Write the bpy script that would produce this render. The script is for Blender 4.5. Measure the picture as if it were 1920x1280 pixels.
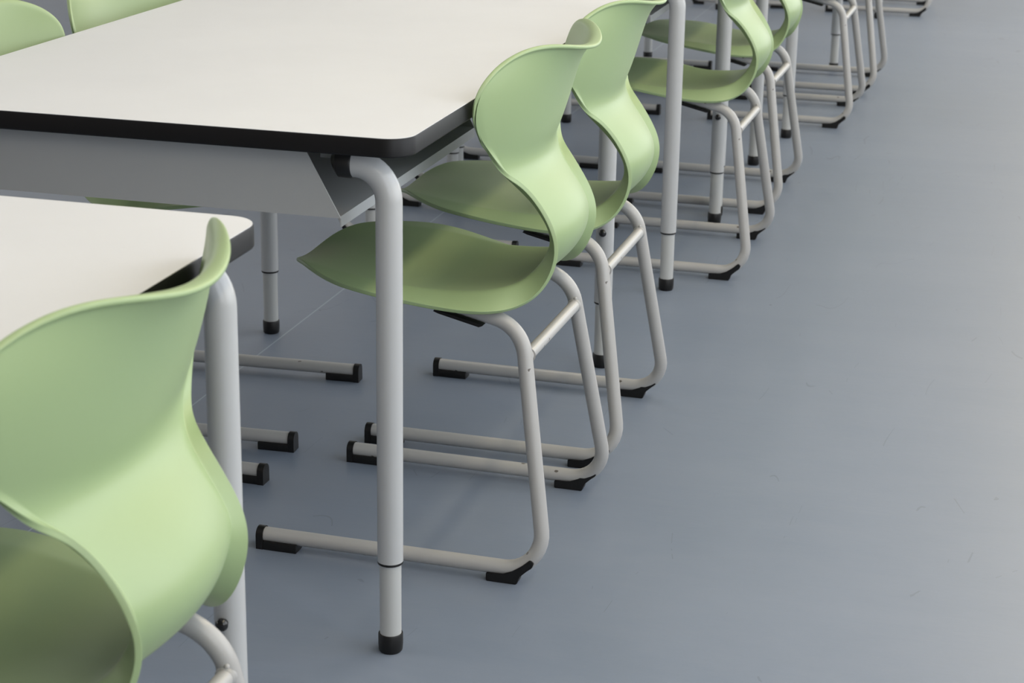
import bpy, bmesh, math, random
import numpy as np
from mathutils import Vector, Matrix

random.seed(7)
for o in list(bpy.data.objects):
    bpy.data.objects.remove(o)
S = bpy.context.scene
C = S.collection

# ------------------------------------------------------------------ camera
cd = bpy.data.cameras.new('camera')
cam = bpy.data.objects.new('camera', cd)
C.objects.link(cam)
cd.sensor_width = 36.0
cd.lens = 3612.69 / 1920 * 36.0
cd.clip_start = 0.05
cd.clip_end = 60
_p, _y, _r = -0.31227, 0.26559, -0.01660
_R = (Matrix.Rotation(_y, 3, 'Z') @ Matrix.Rotation(_p, 3, 'X') @ Matrix.Rotation(_r, 3, 'Y'))
_B = Matrix(((1, 0, 0), (0, 0, -1), (0, 1, 0)))      # camera axes: x right, y up, -z forward
cam.matrix_world = Matrix.Translation((0.8012, -2.3217, 1.2507)) @ (_R @ _B).to_4x4()
cd.dof.use_dof = True
cd.dof.focus_distance = 2.95
cd.dof.aperture_fstop = 13.0
S.camera = cam

# ------------------------------------------------------------------ exposure and world
S.view_settings.view_transform = 'Standard'
S.view_settings.look = 'None'
S.view_settings.gamma = 1.0
S.view_settings.use_curve_mapping = False
S.view_settings.exposure = -0.12
W = bpy.data.worlds.new('sky')
S.world = W
W.use_nodes = True
W.node_tree.nodes['Background'].inputs[0].default_value = (0.80, 0.88, 1.0, 1)
W.node_tree.nodes['Background'].inputs[1].default_value = 1.2

RX0, RX1, RY0, RY1, RH = -6.0, 2.15, -5.0, 14.0, 3.0     # the room


def area(name, loc, rot, sx, sy, power, col):
    l = bpy.data.lights.new(name, 'AREA')
    l.shape = 'RECTANGLE'
    l.size, l.size_y = sx, sy
    l.energy = power
    l.color = col
    o = bpy.data.objects.new(name, l)
    o.location = loc
    o.rotation_euler = rot
    C.objects.link(o)
    return o


# daylight through the row of windows in the right wall and the left windows
WIN_R = [(-4.2, -1.6), (-1.2, 1.4), (1.8, 4.4), (4.8, 7.4), (7.8, 10.4), (10.8, 13.4)]
for k, (a, b) in enumerate(WIN_R):
    far = a > 4.5
    area('window_daylight', (RX1 - 0.02, (a + b) / 2, 1.6), (0, math.radians(90), 0), 2.4, b - a - 0.1,
         52 if far else (48, 50, 36)[k], (0.93, 0.97, 1.0))
for k, (a, b) in enumerate([(-4.0, -0.5), (0.5, 4.0), (5.0, 8.5)]):
    area('window_daylight', (RX0 + 0.02, (a + b) / 2, 1.75), (0, math.radians(-90), 0), 1.7, b - a - 0.1, 14, (1.0, 0.97, 0.92))
# unseen ceiling lamps, added as a guess to light the room
LAMPS = [(lx, ly) for lx in (-3.6, -0.9) for ly in (-3.2, 0.0, 3.2, 6.4, 9.6, 12.4)]
AISLE_SHEEN_LAMPS = [(1.35, -2.0 + 1.6 * k) for k in range(9)]  # row added over the aisle to lay a warm sheen on the floor
for lx, ly in LAMPS:
    area('added_lamp_light', (lx, ly, RH - 0.075), (0, 0, 0), 0.22, 1.4, 4, (1.0, 0.95, 0.86))
for lx, ly in AISLE_SHEEN_LAMPS:
    area('added_lamp_light', (lx, ly, RH - 0.075), (0, 0, 0), 0.22, 1.4, 14.5, (1.0, 0.79, 0.45))


# ------------------------------------------------------------------ materials


def mat(name, col, rough=0.5, spec=0.5, metal=0.0):
    m = bpy.data.materials.new(name)
    m.use_nodes = True
    b = m.node_tree.nodes['Principled BSDF']
    b.inputs['Base Color'].default_value = (*col, 1)
    b.inputs['Roughness'].default_value = rough
    b.inputs['Specular IOR Level'].default_value = spec
    b.inputs['Metallic'].default_value = metal
    return m, m.node_tree, b


def noise(nt, scale, detail=3, rough=0.5, vec=None):
    n = nt.nodes.new('ShaderNodeTexNoise')
    n.inputs['Scale'].default_value = scale
    n.inputs['Detail'].default_value = detail
    n.inputs['Roughness'].default_value = rough
    if vec is not None:
        nt.links.new(vec, n.inputs['Vector'])
    return n


def coords(nt, scale=(1, 1, 1), kind='Object', rot=(0, 0, 0)):
    t = nt.nodes.new('ShaderNodeTexCoord')
    mp = nt.nodes.new('ShaderNodeMapping')
    mp.inputs['Scale'].default_value = scale
    mp.inputs['Rotation'].default_value = rot
    nt.links.new(t.outputs[kind], mp.inputs['Vector'])
    return mp.outputs['Vector']


def ramp(nt, fac, stops):
    r = nt.nodes.new('ShaderNodeValToRGB')
    e = r.color_ramp.elements
    while len(e) < len(stops):
        e.new(0.5)
    for k, (p, c) in enumerate(stops):
        e[k].position = p
        e[k].color = (*c, 1) if len(c) == 3 else c
    nt.links.new(fac, r.inputs['Fac'])
    return r


def bump(nt, b, h, strength, dist):
    n = nt.nodes.new('ShaderNodeBump')
    n.inputs['Strength'].default_value = strength
    n.inputs['Distance'].default_value = dist
    nt.links.new(h, n.inputs['Height'])
    nt.links.new(n.outputs['Normal'], b.inputs['Normal'])


def mix(nt, fac, a, b, mode='MIX'):
    n = nt.nodes.new('ShaderNodeMix')
    n.data_type = 'RGBA'
    n.blend_type = mode
    for sock, v in ((n.inputs[0], fac), (n.inputs[6], a), (n.inputs[7], b)):
        if isinstance(v, (int, float)):
            sock.default_value = v
        elif isinstance(v, tuple):
            sock.default_value = (*v, 1)
        else:
            nt.links.new(v, sock)
    return n.outputs[2]


def math_node(nt, op, a, b=None):
    n = nt.nodes.new('ShaderNodeMath')
    n.operation = op
    for k, v in enumerate((a, b)):
        if v is None:
            continue
        if isinstance(v, (int, float)):
            n.inputs[k].default_value = v
        else:
            nt.links.new(v, n.inputs[k])
    return n.outputs[0]


# green chair plastic
GREEN, nt, b = mat('green_plastic', (0.272, 0.364, 0.182), 0.42, 0.62)
nz = noise(nt, 900, 2, 0.5, coords(nt))
bump(nt, b, nz.outputs['Fac'], 0.08, 0.0006)

# painted light grey steel tube, with a few dark chips
STEEL, nt, b = mat('grey_painted_steel', (0.350, 0.348, 0.345), 0.33, 0.5)
vv = nt.nodes.new('ShaderNodeTexVoronoi')
vv.inputs['Scale'].default_value = 26
nt.links.new(coords(nt, (1.0, 1.6, 1.6)), vv.inputs['Vector'])
n2 = noise(nt, 9, 2, 0.5, coords(nt))
n3 = noise(nt, 160, 2, 0.5, coords(nt))
dd = math_node(nt, 'ADD', vv.outputs['Distance'], math_node(nt, 'MULTIPLY', n3.outputs['Fac'], 0.10))
chip = math_node(nt, 'MULTIPLY', math_node(nt, 'LESS_THAN', dd, 0.165), math_node(nt, 'GREATER_THAN', n2.outputs['Fac'], 0.47))
nt.links.new(mix(nt, chip, (0.350, 0.348, 0.345), (0.10, 0.09, 0.08)), b.inputs['Base Color'])

LEGM, nt, b = mat('grey_painted_table_steel', (0.39, 0.40, 0.41), 0.24, 0.5)
nz = noise(nt, 500, 2, 0.5, coords(nt))
bump(nt, b, nz.outputs['Fac'], 0.05, 0.0004)
LEGL, nt, b = mat('grey_inner_leg_steel', (0.40, 0.41, 0.41), 0.36, 0.5)
SHEET, nt, b = mat('grey_sheet_steel', (0.32, 0.33, 0.335), 0.24, 0.5)
nz = noise(nt, 300, 2, 0.5, coords(nt))
bump(nt, b, nz.outputs['Fac'], 0.04, 0.0004)
BLACK, nt, b = mat('black_plastic', (0.006, 0.006, 0.0065), 0.42, 0.35)
nz = noise(nt, 240, 2, 0.5, coords(nt))
bump(nt, b, nz.outputs['Fac'], 0.15, 0.0006)
KNOB, nt, b = mat('black_gloss_knob', (0.010, 0.010, 0.011), 0.12, 0.5)
EDGE, nt, b = mat('black_table_edge', (0.006, 0.006, 0.007), 0.42, 0.25)
nz = noise(nt, 300, 2, 0.5, coords(nt))
bump(nt, b, nz.outputs['Fac'], 0.08, 0.0005)

# white laminate
WHITE, nt, b = mat('white_laminate', (0.80, 0.79, 0.78), 0.6, 0.2)
nz = noise(nt, 3.0, 4, 0.6, coords(nt))
r = ramp(nt, nz.outputs['Fac'], [(0.3, (0.605, 0.618, 0.638)), (0.7, (0.635, 0.648, 0.668))])
nt.links.new(r.outputs['Color'], b.inputs['Base Color'])
nz = noise(nt, 350, 2, 0.5, coords(nt))
bump(nt, b, nz.outputs['Fac'], 0.05, 0.0004)

# blue grey linoleum floor with a welded seam, cloudy marbling and fine scratches
FLOOR, nt, b = mat('blue_grey_linoleum', (0.15, 0.18, 0.22), 0.36, 0.5)
cv = coords(nt)
n1 = noise(nt, 2.2, 5, 0.6, coords(nt, (0.45, 1.6, 1)))
n2 = noise(nt, 30, 5, 0.65, coords(nt, (0.35, 1.0, 1)))
fac = math_node(nt, 'ADD', math_node(nt, 'MULTIPLY', n1.outputs['Fac'], 0.6), math_node(nt, 'MULTIPLY', n2.outputs['Fac'], 0.4))
r = ramp(nt, fac, [(0.32, (0.143, 0.176, 0.234)), (0.68, (0.169, 0.200, 0.257))])
col = r.outputs['Color']
# scratches: thin iso-lines of stretched noise
scr = None
for ang, sc in ((0.3, 3.0), (1.3, 4.2), (2.2, 3.4)):
    ns = noise(nt, sc, 2, 0.4, coords(nt, (1.0, 0.25, 1), rot=(0, 0, ang)))
    li = math_node(nt, 'LESS_THAN', math_node(nt, 'ABSOLUTE', math_node(nt, 'SUBTRACT', ns.outputs['Fac'], 0.5)), 0.0011)
    nm = noise(nt, 5.0, 3, 0.6, coords(nt, rot=(0, 0, ang + 0.7)))
    li = math_node(nt, 'MULTIPLY', li, math_node(nt, 'GREATER_THAN', nm.outputs['Fac'], 0.60))
    scr = li if scr is None else math_node(nt, 'MAXIMUM', scr, li)
col = mix(nt, math_node(nt, 'MULTIPLY', scr, 0.30), col, (0.06, 0.07, 0.085))
# small dark specks
vo = nt.nodes.new('ShaderNodeTexVoronoi')
vo.inputs['Scale'].default_value = 5.0
nt.links.new(cv, vo.inputs['Vector'])
spk = math_node(nt, 'LESS_THAN', vo.outputs['Distance'], 0.016)
col = mix(nt, math_node(nt, 'MULTIPLY', spk, 0.6), col, (0.03, 0.03, 0.035))
# weld seam running along the row of tables
sx = nt.nodes.new('ShaderNodeSeparateXYZ')
nt.links.new(cv, sx.inputs[0])
seam = None
for xs in (-0.688, -2.688, 1.312 + 0.9):
    l1 = math_node(nt, 'LESS_THAN', math_node(nt, 'ABSOLUTE', math_node(nt, 'SUBTRACT', sx.outputs['X'], xs)), 0.0016)
    seam = l1 if seam is None else math_node(nt, 'MAXIMUM', seam, l1)
col = mix(nt, math_node(nt, 'MULTIPLY', seam, 0.55), col, (0.36, 0.42, 0.50))
nt.links.new(col, b.inputs['Base Color'])
rr = nt.nodes.new('ShaderNodeMapRange')
rr.inputs['To Min'].default_value = 0.37
rr.inputs['To Max'].default_value = 0.47
nt.links.new(n2.outputs['Fac'], rr.inputs['Value'])
nt.links.new(rr.outputs[0], b.inputs['Roughness'])
n4 = noise(nt, 60, 4, 0.65, coords(nt, (0.4, 1, 1)))
bump(nt, b, n4.outputs['Fac'], 0.10, 0.002)

WALL, nt, b = mat('warm_white_paint', (0.70, 0.62, 0.50), 0.8, 0.2)
nz = noise(nt, 90, 3, 0.5, coords(nt))
bump(nt, b, nz.outputs['Fac'], 0.1, 0.001)
CEIL, nt, b = mat('white_ceiling_paint', (0.80, 0.77, 0.72), 0.9, 0.2)
nz = noise(nt, 120, 3, 0.5, coords(nt))
bump(nt, b, nz.outputs['Fac'], 0.1, 0.001)
FRAMEM, nt, b = mat('grey_window_frame', (0.5, 0.5, 0.5), 0.4, 0.5)
DARKW, nt, b = mat('darkened_back_wall', (0.20, 0.14, 0.09), 0.6, 0.3)  # unseen back wall, made dark brown to cut light from behind the camera
nz = noise(nt, 4, 5, 0.6, coords(nt, (8, 8, 0.6)))
r = ramp(nt, nz.outputs['Fac'], [(0.3, (0.15, 0.10, 0.065)), (0.7, (0.25, 0.18, 0.12))])
nt.links.new(r.outputs['Color'], b.inputs['Base Color'])
SKIRT, nt, b = mat('dark_grey_skirting', (0.10, 0.11, 0.12), 0.5, 0.4)
GLASS = bpy.data.materials.new('window_glass')
GLASS.use_nodes = True
nt = GLASS.node_tree
nt.nodes.clear()
o_ = nt.nodes.new('ShaderNodeOutputMaterial')
tr = nt.nodes.new('ShaderNodeBsdfTransparent')
gl = nt.nodes.new('ShaderNodeBsdfGlossy')
gl.inputs['Roughness'].default_value = 0.02
mx = nt.nodes.new('ShaderNodeMixShader')
mx.inputs[0].default_value = 0.06
nt.links.new(tr.outputs[0], mx.inputs[1])
nt.links.new(gl.outputs[0], mx.inputs[2])
nt.links.new(mx.outputs[0], o_.inputs[0])
LAMPM, nt, b = mat('added_lamp_diffuser', (0.9, 0.9, 0.88), 0.6, 0.3)  # glowing face of the added ceiling lamps
b.inputs['Emission Color'].default_value = (1, 0.97, 0.92, 1)
b.inputs['Emission Strength'].default_value = 3.0

# ------------------------------------------------------------------ mesh helpers


def obj(name, bm, m, parent=None, smooth=True, angle=40):
    bmesh.ops.recalc_face_normals(bm, faces=bm.faces)
    me = bpy.data.meshes.new(name)
    bm.to_mesh(me)
    bm.free()
    me.materials.append(m)
    if smooth:
        for p in me.polygons:
            p.use_smooth = True
        try:
            me.set_sharp_from_angle(angle=math.radians(angle))
        except Exception:
            pass
    o = bpy.data.objects.new(name, me)
    C.objects.link(o)
    if parent:
        o.parent = parent
    return o


def box(bm, x0, x1, y0, y1, z0, z1, bev=0.0):
    vs = [bm.verts.new(v) for v in ((x0, y0, z0), (x1, y0, z0), (x1, y1, z0), (x0, y1, z0), (x0, y0, z1), (x1, y0, z1), (x1, y1, z1), (x0, y1, z1))]
    fs = [bm.faces.new([vs[i] for i in f]) for f in ((3, 2, 1, 0), (4, 5, 6, 7), (0, 1, 5, 4), (1, 2, 6, 5), (2, 3, 7, 6), (3, 0, 4, 7))]
    if bev:
        es = list({e for f in fs for e in f.edges})
        bmesh.ops.bevel(bm, geom=es, offset=bev, segments=2, affect='EDGES', profile=0.5)


def prism(bm, pts, a, b, axis=2):
    """extrude a closed 2-D outline between a and b along axis"""
    def P(p, h):
        return {2: (p[0], p[1], h), 1: (p[0], h, p[1]), 0: (h, p[0], p[1])}[axis]
    lo = [bm.verts.new(P(p, a)) for p in pts]
    hi = [bm.verts.new(P(p, b)) for p in pts]
    n = len(pts)
    bm.faces.new(lo)
    bm.faces.new(hi)
    for i in range(n):
        bm.faces.new((lo[i], lo[(i + 1) % n], hi[(i + 1) % n], hi[i]))


def tube(bm, path, r, seg=20, caps=True):
    """round tube swept along a list of points"""
    P = [Vector(p) for p in path]
    n = len(P)
    T = []
    for i in range(n):
        T.append((P[min(i + 1, n - 1)] - P[max(i - 1, 0)]).normalized())
    up = Vector((0, 1, 0)) if abs(T[0].y) < 0.9 else Vector((1, 0, 0))
    u = (up - T[0] * up.dot(T[0])).normalized()
    rings = []
    for i in range(n):
        u = (u - T[i] * u.dot(T[i])).normalized()
        v = T[i].cross(u)
        rr_ = r[i] if isinstance(r, (list, tuple)) else r
        rings.append([bm.verts.new(P[i] + (u * math.cos(2 * math.pi * k / seg) + v * math.sin(2 * math.pi * k / seg)) * rr_) for k in range(seg)])
    for i in range(n - 1):
        for k in range(seg):
            bm.faces.new((rings[i][k], rings[i][(k + 1) % seg], rings[i + 1][(k + 1) % seg], rings[i + 1][k]))
    if caps:
        bm.faces.new(rings[0])
        bm.faces.new(rings[-1])


def lathe(bm, prof, cx=0, cy=0, seg=28):
    rings = []
    for (r_, z) in prof:
        rings.append([bm.verts.new((cx + r_ * math.cos(2 * math.pi * k / seg), cy + r_ * math.sin(2 * math.pi * k / seg), z)) for k in range(seg)])
    for i in range(len(prof) - 1):
        for k in range(seg):
            bm.faces.new((rings[i][k], rings[i][(k + 1) % seg], rings[i + 1][(k + 1) % seg], rings[i + 1][k]))
    bm.faces.new(rings[0])
    bm.faces.new(rings[-1])


def fillet(pts, rad, n=8):
    """round the inner corners of a 3-D polyline"""
    out = [Vector(pts[0])]
    for i in range(1, len(pts) - 1):
        a, b_, c = Vector(pts[i - 1]), Vector(pts[i]), Vector(pts[i + 1])
        R_ = rad[i - 1] if isinstance(rad, (list, tuple)) else rad
        d1 = (a - b_).normalized()
        d2 = (c - b_).normalized()
        ang = math.acos(max(-1, min(1, d1.dot(d2))))
        t = R_ / math.tan(ang / 2)
        cen = b_ + (d1 + d2).normalized() * (R_ / math.sin(ang / 2))
        p1 = b_ + d1 * t
        p2 = b_ + d2 * t
        v1, v2 = p1 - cen, p2 - cen
        tot = math.acos(max(-1, min(1, v1.normalized().dot(v2.normalized()))))
        for k in range(n + 1):
            f = k / n
            out.append(cen + (v1 * math.sin((1 - f) * tot) + v2 * math.sin(f * tot)) / math.sin(tot))
    out.append(Vector(pts[-1]))
    return out


def rrect(x0, x1, y0, y1, r, n=8):
    pts = []
    for cx, cy, a0 in ((x1 - r, y0 + r, -90), (x1 - r, y1 - r, 0), (x0 + r, y1 - r, 90), (x0 + r, y0 + r, 180)):
        for k in range(n + 1):
            a = math.radians(a0 + 90 * k / n)
            pts.append((cx + r * math.cos(a), cy + r * math.sin(a)))
    return pts


def thing(name, label, cat, loc=(0, 0, 0), rotz=0, group=None):
    o = bpy.data.objects.new(name, None)
    o.empty_display_size = 0.1
    C.objects.link(o)
    o.location = loc
    o.rotation_euler = (0, 0, rotz)
    o['label'] = label
    o['category'] = cat
    if group:
        o['group'] = group
    return o


def struct(name, bm, m, smooth=False, parent=None):
    o = obj(name, bm, m, parent, smooth)
    if parent is None:
        o['kind'] = 'structure'
    return o


def dup(root, loc, rotz, label):
    r_ = root.copy()
    C.objects.link(r_)
    r_.location = loc
    r_.rotation_euler = (0, 0, rotz)
    r_['label'] = label
    for ch in list(root.children):
        c = ch.copy()
        C.objects.link(c)
        c.parent = r_
        for g in list(ch.children):
            d = g.copy()
            C.objects.link(d)
            d.parent = c
    return r_


# ------------------------------------------------------------------ the room
bm = bmesh.new()
box(bm, RX0, RX1, RY0, RY1, -0.1, 0.0)
struct('floor', bm, FLOOR)
bm = bmesh.new()
box(bm, RX0, RX1, RY0, RY1, RH, RH + 0.1)
struct('ceiling', bm, CEIL)


def side_wall(name, x0, x1, openings, z0, z1):
    bm = bmesh.new()
    y = RY0
    for (a, b_) in openings:
        box(bm, x0, x1, y, a, 0, RH)
        box(bm, x0, x1, a, b_, 0, z0)
        box(bm, x0, x1, a, b_, z1, RH)
        y = b_
    box(bm, x0, x1, y, RY1, 0, RH)
    return struct(name, bm, WALL)


side_wall('wall_right', RX1, RX1 + 0.25, WIN_R, 0.35, 2.85)
WIN_L = [(-4.0, -0.5), (0.5, 4.0), (5.0, 8.5)]
side_wall('wall_left', RX0 - 0.25, RX0, WIN_L, 0.85, 2.65)
bm = bmesh.new()
box(bm, RX0 - 0.25, RX1 + 0.25, RY0 - 0.2, RY0, 0, RH)
struct('wall_back', bm, DARKW)
bm = bmesh.new()
box(bm, RX0 - 0.25, RX1 + 0.25, RY1, RY1 + 0.2, 0, RH)
struct('wall_far', bm, WALL)
wn = 1
for xa, xb, wins, za, zb in ((RX1 + 0.10, RX1 + 0.16, WIN_R, 0.35, 2.85), (RX0 - 0.16, RX0 - 0.10, WIN_L, 0.85, 2.65)):
    for (a, b_) in wins:
        bm = bmesh.new()
        box(bm, xa, xb, a, b_, za, za + 0.06)
        box(bm, xa, xb, a, b_, zb - 0.06, zb)
        for yy in (a, (a + b_) / 2 - 0.03, b_ - 0.06):
            box(bm, xa, xb, yy, yy + 0.06, za + 0.06, zb - 0.06)
        wo = struct('window_%d' % wn, bm, FRAMEM)
        bm = bmesh.new()
        xm = (xa + xb) / 2
        box(bm, xm - 0.004, xm + 0.004, a + 0.06, (a + b_) / 2 - 0.03, za + 0.06, zb - 0.06)
        box(bm, xm - 0.004, xm + 0.004, (a + b_) / 2 + 0.03, b_ - 0.06, za + 0.06, zb - 0.06)
        obj('pane', bm, GLASS, wo, False)
        wn += 1
for nm, a in (('baseboard_right', (RX1 - 0.015, RX1, RY0, RY1)), ('baseboard_left', (RX0, RX0 + 0.015, RY0, RY1)),
              ('baseboard_far', (RX0 + 0.015, RX1 - 0.015, RY1 - 0.015, RY1)), ('baseboard_back', (RX0 + 0.015, RX1 - 0.015, RY0, RY0 + 0.015))):
    bm = bmesh.new()
    box(bm, *a, 0, 0.08)
    struct(nm, bm, SKIRT)

# ------------------------------------------------------------------ chair shell surface
KS = np.array([0, .10, .22, .36, .47, .55, .63, .70, .78, .86, .93, 1.0])
# along the ribbon: x, z, half width, dish, flange
KN = np.array([
    [-0.3014, 0.4267, 0.1400, -0.0452, 0.0042],
    [-0.2361, 0.4395, 0.1663, -0.0151, 0.0045],
    [-0.1393, 0.4353, 0.2017, -0.0119, 0.0083],
    [-0.0201, 0.4213, 0.1868, -0.0180, 0.0206],
    [0.0630, 0.4358, 0.1605, -0.0054, 0.0273],
    [0.1150, 0.4581, 0.1201, -0.0165, 0.0317],
    [0.1484, 0.5329, 0.1187, -0.0263, 0.0159],
    [0.0949, 0.6031, 0.1315, -0.0157, 0.0128],
    [0.0959, 0.6578, 0.2034, -0.0443, 0.0000],
    [0.1202, 0.7357, 0.2405, -0.0665, -0.0010],
    [0.1391, 0.7760, 0.1920, -0.0690, 0.0038],
    [0.1609, 0.8000, 0.1600, -0.0700, 0.0041]])


def nspline(X, Y, x):
    n = len(X)
    h = np.diff(X)
    A = np.zeros((n, n))
    Bm = np.zeros((n,) + Y.shape[1:])
    A[0, 0] = A[-1, -1] = 1
    for i in range(1, n - 1):
        A[i, i - 1] = h[i - 1]
        A[i, i] = 2 * (h[i - 1] + h[i])
        A[i, i + 1] = h[i]
        Bm[i] = 6 * ((Y[i + 1] - Y[i]) / h[i] - (Y[i] - Y[i - 1]) / h[i - 1])
    Mm = np.linalg.solve(A, Bm)
    i = np.clip(np.searchsorted(X, x) - 1, 0, n - 2)
    d1 = (X[i + 1] - x)[..., None]
    d0 = (x - X[i])[..., None]
    hh = h[i][..., None]
    return Mm[i] * d1**3 / (6 * hh) + Mm[i + 1] * d0**3 / (6 * hh) + (Y[i] / hh - Mm[i] * hh / 6) * d1 + (Y[i + 1] / hh - Mm[i + 1] * hh / 6) * d0


RF, RT, PF, PT = .20, .17, 2.2, 2.4


def shell_points(nu, ts):
    U, T_ = np.meshgrid(np.linspace(0, 1, nu), ts, indexing='ij')
    s0 = RF * (1 - np.clip(1 - abs(T_)**PF, 0, 1)**(1 / PF))
    s1 = 1 - RT * (1 - np.clip(1 - abs(T_)**PT, 0, 1)**(1 / PT))
    s = s0 + U * (s1 - s0)
    V = nspline(KS, KN, s)
    e = 1e-3
    D = nspline(KS, KN[:, :2], np.clip(s + e, 0, 1)) - nspline(KS, KN[:, :2], np.clip(s - e, 0, 1))
    D /= np.linalg.norm(D, axis=-1, keepdims=True) + 1e-12
    N_ = np.stack([D[..., 1], -D[..., 0]], -1)
    y = V[..., 2] * T_
    fw = np.interp(s, [0, .22, .36, .47, .55, .63, .70, 1], [.03, .045, .045, .036, .022, .016, .012, .012])
    d = V[..., 3] * T_ * T_ + V[..., 4] * np.clip((abs(y) - (V[..., 2] - fw)) / fw, 0, 1)**1.08
    d = d + .011 * (1 - .75 * abs(T_)**2.5) * np.clip(1 - (s1 - s) / .022, 0, 1)**1.3 * np.clip((s - .7) / .15, 0, 1)
    return np.stack([V[..., 0] + N_[..., 0] * d, y, V[..., 1] + N_[..., 1] * d], -1)


def shell_mesh():
    ts = np.concatenate([np.sin(np.linspace(0, np.pi / 2, 33))])
    ts = np.concatenate([-ts[::-1], ts[1:]])
    nu, nv = 120, len(ts)
    P = shell_points(nu, ts)
    bm = bmesh.new()
    vs = [[bm.verts.new(tuple(P[i, j])) for j in range(nv)] for i in range(nu)]
    for i in range(nu - 1):
        for j in range(nv - 1):
            q = [vs[i][j], vs[i + 1][j], vs[i + 1][j + 1], vs[i][j + 1]]
            try:
                bm.faces.new(q)
            except ValueError:
                pass
    bmesh.ops.remove_doubles(bm, verts=bm.verts, dist=1e-5)
    return bm


def frame_y(z, sg):
    return sg * (0.2 - 0.15 * z)


# side-frame centre line in (x, z): floor runner, bend, leaning upright, bend, arm under the seat
FR = [(-0.301, 0.0215), (0.159, 0.0215), (0.0995, 0.389), (-0.033, 0.418)]


def make_chair(label):
    t = thing('school_chair', label, 'chair', group='green plastic sled chairs along the tables')
    sh = obj('seat_shell', shell_mesh(), GREEN, t, True, 180)
    md = sh.modifiers.new('thickness', 'SOLIDIFY')
    md.thickness = 0.0065
    md.offset = 0.0
    md.use_even_offset = False
    sb = sh.modifiers.new('round', 'SUBSURF')
    sb.levels = 1
    sb.render_levels = 1
    RT_ = 0.0118
    for sg in (-1, 1):
        pts = fillet([(x, frame_y(z, sg), z) for x, z in FR], [0.055, 0.062], 10)
        bm = bmesh.new()
        tube(bm, pts, RT_, 20)
        fr = obj('side_frame', bm, STEEL, t)
        y0 = frame_y(0.02, sg)
        # front glide: a D-shaped cap on the end of the runner with a block under it
        bm = bmesh.new()
        out = []
        rr_ = RT_ + 0.0016
        for k in range(13):
            a = math.pi * k / 12
            out.append((y0 + rr_ * math.cos(a), 0.0215 + rr_ * math.sin(a)))
        out += [(y0 - rr_, 0.0), (y0 + rr_, 0.0)]
        prism(bm, out, -0.311, -0.2995, 0)
        box(bm, -0.2995, -0.243, y0 - rr_, y0 + rr_, 0.0, 0.0145, 0.0012)
        obj('front_glide', bm, BLACK, fr, True, 35)
        # rear glide: wedge following the bend
        bm = bmesh.new()
        prof = [(0.068, 0.0), (0.1165, 0.0), (0.121, 0.015), (0.140, 0.030), (0.143, 0.038), (0.137, 0.043), (0.126, 0.033), (0.111, 0.021), (0.096, 0.0145), (0.068, 0.0135)]
        prism(bm, prof, y0 - rr_ + 0.001, y0 + rr_ - 0.001, 1)
        bmesh.ops.bevel(bm, geom=list(bm.edges), offset=0.0012, segments=2, affect='EDGES')
        obj('rear_glide', bm, BLACK, fr, True, 35)
    # crossbar between the uprights, with a small weld bead at each end
    zc = 0.344
    xc = 0.159 + (0.0995 - 0.159) * (zc - 0.0215) / (0.398 - 0.0215)
    bm = bmesh.new()
    tube(bm, [(xc, frame_y(zc, -1), zc), (xc, frame_y(zc, 1), zc)], 0.0095, 18)
    for sg in (-1, 1):
        yb = frame_y(zc, sg) - sg * 0.0125
        tube(bm, [(xc, yb, zc), (xc, yb - sg * 0.003, zc)], [0.0118, 0.0098], 18)
        bmesh.ops.create_uvsphere(bm, u_segments=8, v_segments=6, radius=0.0035, matrix=Matrix.Translation((xc + 0.001, yb + sg * 0.001, zc + 0.0115)))
    obj('crossbar', bm, STEEL, t)
    # thin black mounting strip along the underside of each arm
    for sg in (-1, 1):
        ya = frame_y(0.4, sg)
        bm = bmesh.new()
        prism(bm, [(0.040, 0.3865), (0.034, 0.3895), (-0.036, 0.4050), (-0.038, 0.4020), (-0.030, 0.3990), (0.034, 0.3840)], ya - 0.010, ya + 0.010, 1)
        obj('seat_mount', bm, BLACK, t, True, 35)
    return t


# ------------------------------------------------------------------ tables
HT = 0.74
LEGW = 0.72          # leg spacing across
OV = 0.038           # overhang of the top past the leg centres


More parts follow.
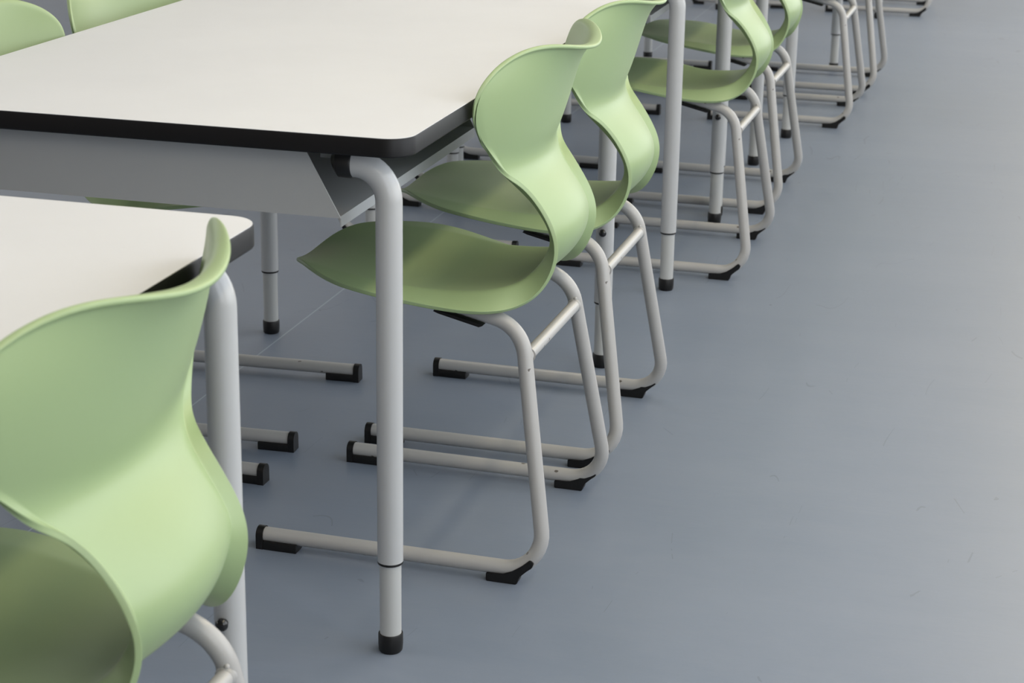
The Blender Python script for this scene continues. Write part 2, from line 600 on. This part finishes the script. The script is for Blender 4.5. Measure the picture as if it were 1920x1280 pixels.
def make_leg(parent, x, y, inx, iny):
    """leg at (x, y); it bends over towards inx and the adjusting knob faces iny"""
    bm = bmesh.new()
    zt = HT - 0.0255 - 0.0185
    path = fillet([(x, y, 0.138), (x, y, zt), (x + inx * 0.056, y, zt)], 0.047, 12)
    tube(bm, path, 0.0180, 28)
    lg = obj('leg', bm, LEGM, parent)
    bm = bmesh.new()
    lathe(bm, [(0.0178, 0.1345), (0.0181, 0.1355), (0.0181, 0.1375), (0.0178, 0.138)], x, y)
    obj('seam_ring', bm, BLACK, lg)
    bm = bmesh.new()
    lathe(bm, [(0.0153, 0.012), (0.0153, 0.136)], x, y)
    obj('leg_extension', bm, LEGL, lg)
    bm = bmesh.new()
    lathe(bm, [(0.0150, 0.0), (0.0168, 0.0025), (0.0176, 0.012), (0.0176, 0.0265), (0.0168, 0.028), (0.0153, 0.028)], x, y)
    obj('foot_cap', bm, BLACK, lg)
    bm = bmesh.new()
    tube(bm, [(x, y + iny * 0.017, 0.285), (x, y + iny * 0.0215, 0.285)], 0.0055, 14)
    bmesh.ops.create_uvsphere(bm, u_segments=16, v_segments=10, radius=0.0078, matrix=Matrix.Translation((x, y + iny * 0.0235, 0.285)) @ Matrix.Diagonal((1, 0.75, 1, 1)))
    obj('clamp_knob', bm, KNOB, lg)
    bm = bmesh.new()
    tube(bm, [(x + inx * 0.0475, y, zt), (x + inx * 0.050, y, zt), (x + inx * 0.068, y, zt), (x + inx * 0.074, y, zt - 0.002)], [0.0182, 0.0198, 0.0195, 0.013], 22)
    box(bm, x + inx * 0.060 - 0.010, x + inx * 0.060 + 0.010, y + iny * 0.004, y + iny * 0.030, zt - 0.016, HT - 0.0255)
    obj('leg_socket', bm, BLACK, lg)
    return lg


def make_shelf(parent, ya, yb):
    """sheet steel book shelf, open to both long sides, with sloping end panels"""
    th = 0.0018
    xa, xb = -0.062, -LEGW + 0.062
    z0 = 0.6270
    bm = bmesh.new()
    pts = [(xb, z0 - 0.0150), (xb + th, z0 - 0.0150), (xb + th, z0 - th), (xa - th, z0 - th), (xa - th, z0 - 0.0150), (xa, z0 - 0.0150), (xa, z0), (xb, z0)]
    prism(bm, pts, ya, yb, 1)
    sf = obj('book_shelf', bm, SHEET, parent, False)
    for (p, q) in ((ya - th, ya), (yb, yb + th)):
        bm = bmesh.new()
        prism(bm, [(xb, z0 - 0.003), (xa, z0 - 0.003), (xa - 0.0495, HT - 0.0258), (xb + 0.0495, HT - 0.0258)], p, q, 1)
        obj('end_panel', bm, SHEET, sf, False)


def make_table(L, label, shelves, group):
    t = thing('school_table', label, 'table', group=group)
    x0, x1, y0, y1 = -LEGW - OV, OV, -OV, L + OV
    bm = bmesh.new()
    prism(bm, rrect(x0 + 0.004, x1 - 0.004, y0 + 0.004, y1 - 0.004, 0.034), HT - 0.0252, HT - 0.0008)
    prism(bm, rrect(x0 + 0.0012, x1 - 0.0012, y0 + 0.0012, y1 - 0.0012, 0.037), HT - 0.0010, HT)
    obj('tabletop', bm, WHITE, t, False)
    # black edge band: a closed ring with slightly rounded corners
    bm = bmesh.new()
    prof = [(0.005, HT - 0.0255), (0.0015, HT - 0.0255), (0.0, HT - 0.0235), (0.0, HT - 0.0026), (0.0010, HT - 0.0006), (0.005, HT - 0.0006)]
    loops = []
    for (d, z) in prof:
        loops.append([bm.verts.new((p[0], p[1], z)) for p in rrect(x0 + d, x1 - d, y0 + d, y1 - d, 0.038 - d, 10)])
    n = len(loops[0])
    for i in range(len(prof)):
        a, b_ = loops[i], loops[(i + 1) % len(prof)]
        for k in range(n):
            bm.faces.new((a[k], a[(k + 1) % n], b_[(k + 1) % n], b_[k]))
    obj('edge_band', bm, EDGE, t, True, 30)
    for x, inx in ((0, -1), (-LEGW, 1)):
        for y, iny in ((0, 1), (L, -1)):
            make_leg(t, x, y, inx, iny)
    # two long steel bearers under the top joining the leg sockets
    zt = HT - 0.0255 - 0.0165
    for x in (-0.0925, -LEGW + 0.0925):
        bm = bmesh.new()
        box(bm, x - 0.010, x + 0.010, 0.02, L - 0.02, zt - 0.002, HT - 0.0256)
        obj('bearer', bm, SHEET, t, False)
    for (a, b_) in shelves:
        make_shelf(t, a, b_)
    return t


LONG, SHORT = 1.317, 0.655
G_LONG = 'long white two-seat tables'
T1 = make_table(LONG, 'long white table with black edge in the centre, whole front right leg in view', [(-0.012, 0.603), (0.712, 1.327)], G_LONG)
T1.location = (0, 0, 0)
T0 = dup(T1, (-0.017, -0.504 - LONG, 0), 0, 'foreground white table at the lower left, cut off by the frame')
T3 = dup(T1, (0.048, 3.722, 0), 0, 'white table with only its legs in view, behind the pair of short tables')
T4 = dup(T1, (0.083, 6.48, 0), 0, 'farthest white table, only the base of its front right leg at the top edge')
G_SHORT = 'short white one-seat tables'
T2 = make_table(SHORT, 'short white table behind the central long table, tall grey front leg in full view', [(0.013, 0.628)], G_SHORT)
T2.location = (0.018, 1.907, 0)
T2b = dup(T2, (0.009, 2.6395, 0), 0, 'short white table pushed against the back of the other short table')

# ------------------------------------------------------------------ chairs
c1 = make_chair('green chair pushed under the central long table, just behind its front right leg')
c1.location = (-0.0008, 0.4701, 0)
c1.rotation_euler = (0, 0, -0.018)
CH = [
    (-0.0235, -0.8795, 0.0050, 'large green chair in the foreground at lower left, cropped by the frame'),
    (0.003, 0.9645, -0.010, 'second green chair at the central long table, overlapped by the nearer one'),
    (0.030, 2.235, -0.008, 'green chair behind the tall front leg of the short table, nearer of that pair'),
    (0.014, 2.902, -0.012, 'green chair at the second short table, only its curved loop and frame in view'),
    (0.072, 4.129, -0.010, 'aisle chair of the third table, nearer one, grey frame with black rear foot'),
    (0.092, 4.748, -0.010, 'aisle chair of the third table, farther one, thin grey uprights beside open floor'),
    (0.146, 6.805, -0.008, 'farthest aisle chair, only its black-footed runner at the top edge'),
    (-0.719, 0.333, math.pi - 0.015, 'green chair across the table at the top left corner, rounded back in view'),
    (-0.734, 0.866, math.pi + 0.05, 'green chair across the table, its back edge slanting at the top left'),
    (-0.700, 2.285, math.pi, 'chair across the first short table, black rear foot glimpsed left of the second green seat'),
    (-0.715, 2.895, math.pi, 'chair across the second short table, grey runner tip behind the second green backrest'),
    (-0.716, 4.150, math.pi, 'chair across the third table, nearer one, grey runner behind the farther green seats'),
    (-0.703, 4.680, math.pi, 'chair across the third table, farther one, black-tipped runner beyond the green seats'),
    (-0.665, 6.830, math.pi, 'chair across the farthest table, black-tipped runner at the top edge of the frame'),
]
for x, y, a, lab in CH:
    dup(c1, (x, y, 0), a, lab)

# ------------------------------------------------------------------ added ceiling lamps, out of view
lamp0 = None
for lx, ly in LAMPS + AISLE_SHEEN_LAMPS:
    if True:
        if lamp0 is None:
            lamp0 = thing('added_ceiling_lamp', 'slim white strip lamp added under the ceiling, out of view', 'lamp', (lx, ly, RH), 0, 'added strip lamps under the ceiling')
            bm = bmesh.new()
            box(bm, -0.14, 0.14, -0.75, 0.75, -0.05, 0.0)
            obj('housing', bm, CEIL, lamp0, False)
            bm = bmesh.new()
            box(bm, -0.12, 0.12, -0.72, 0.72, -0.062, -0.05)
            obj('diffuser', bm, LAMPM, lamp0, False)
        else:
            dup(lamp0, (lx, ly, RH), 0, 'slim white strip lamp added under the ceiling, out of view')
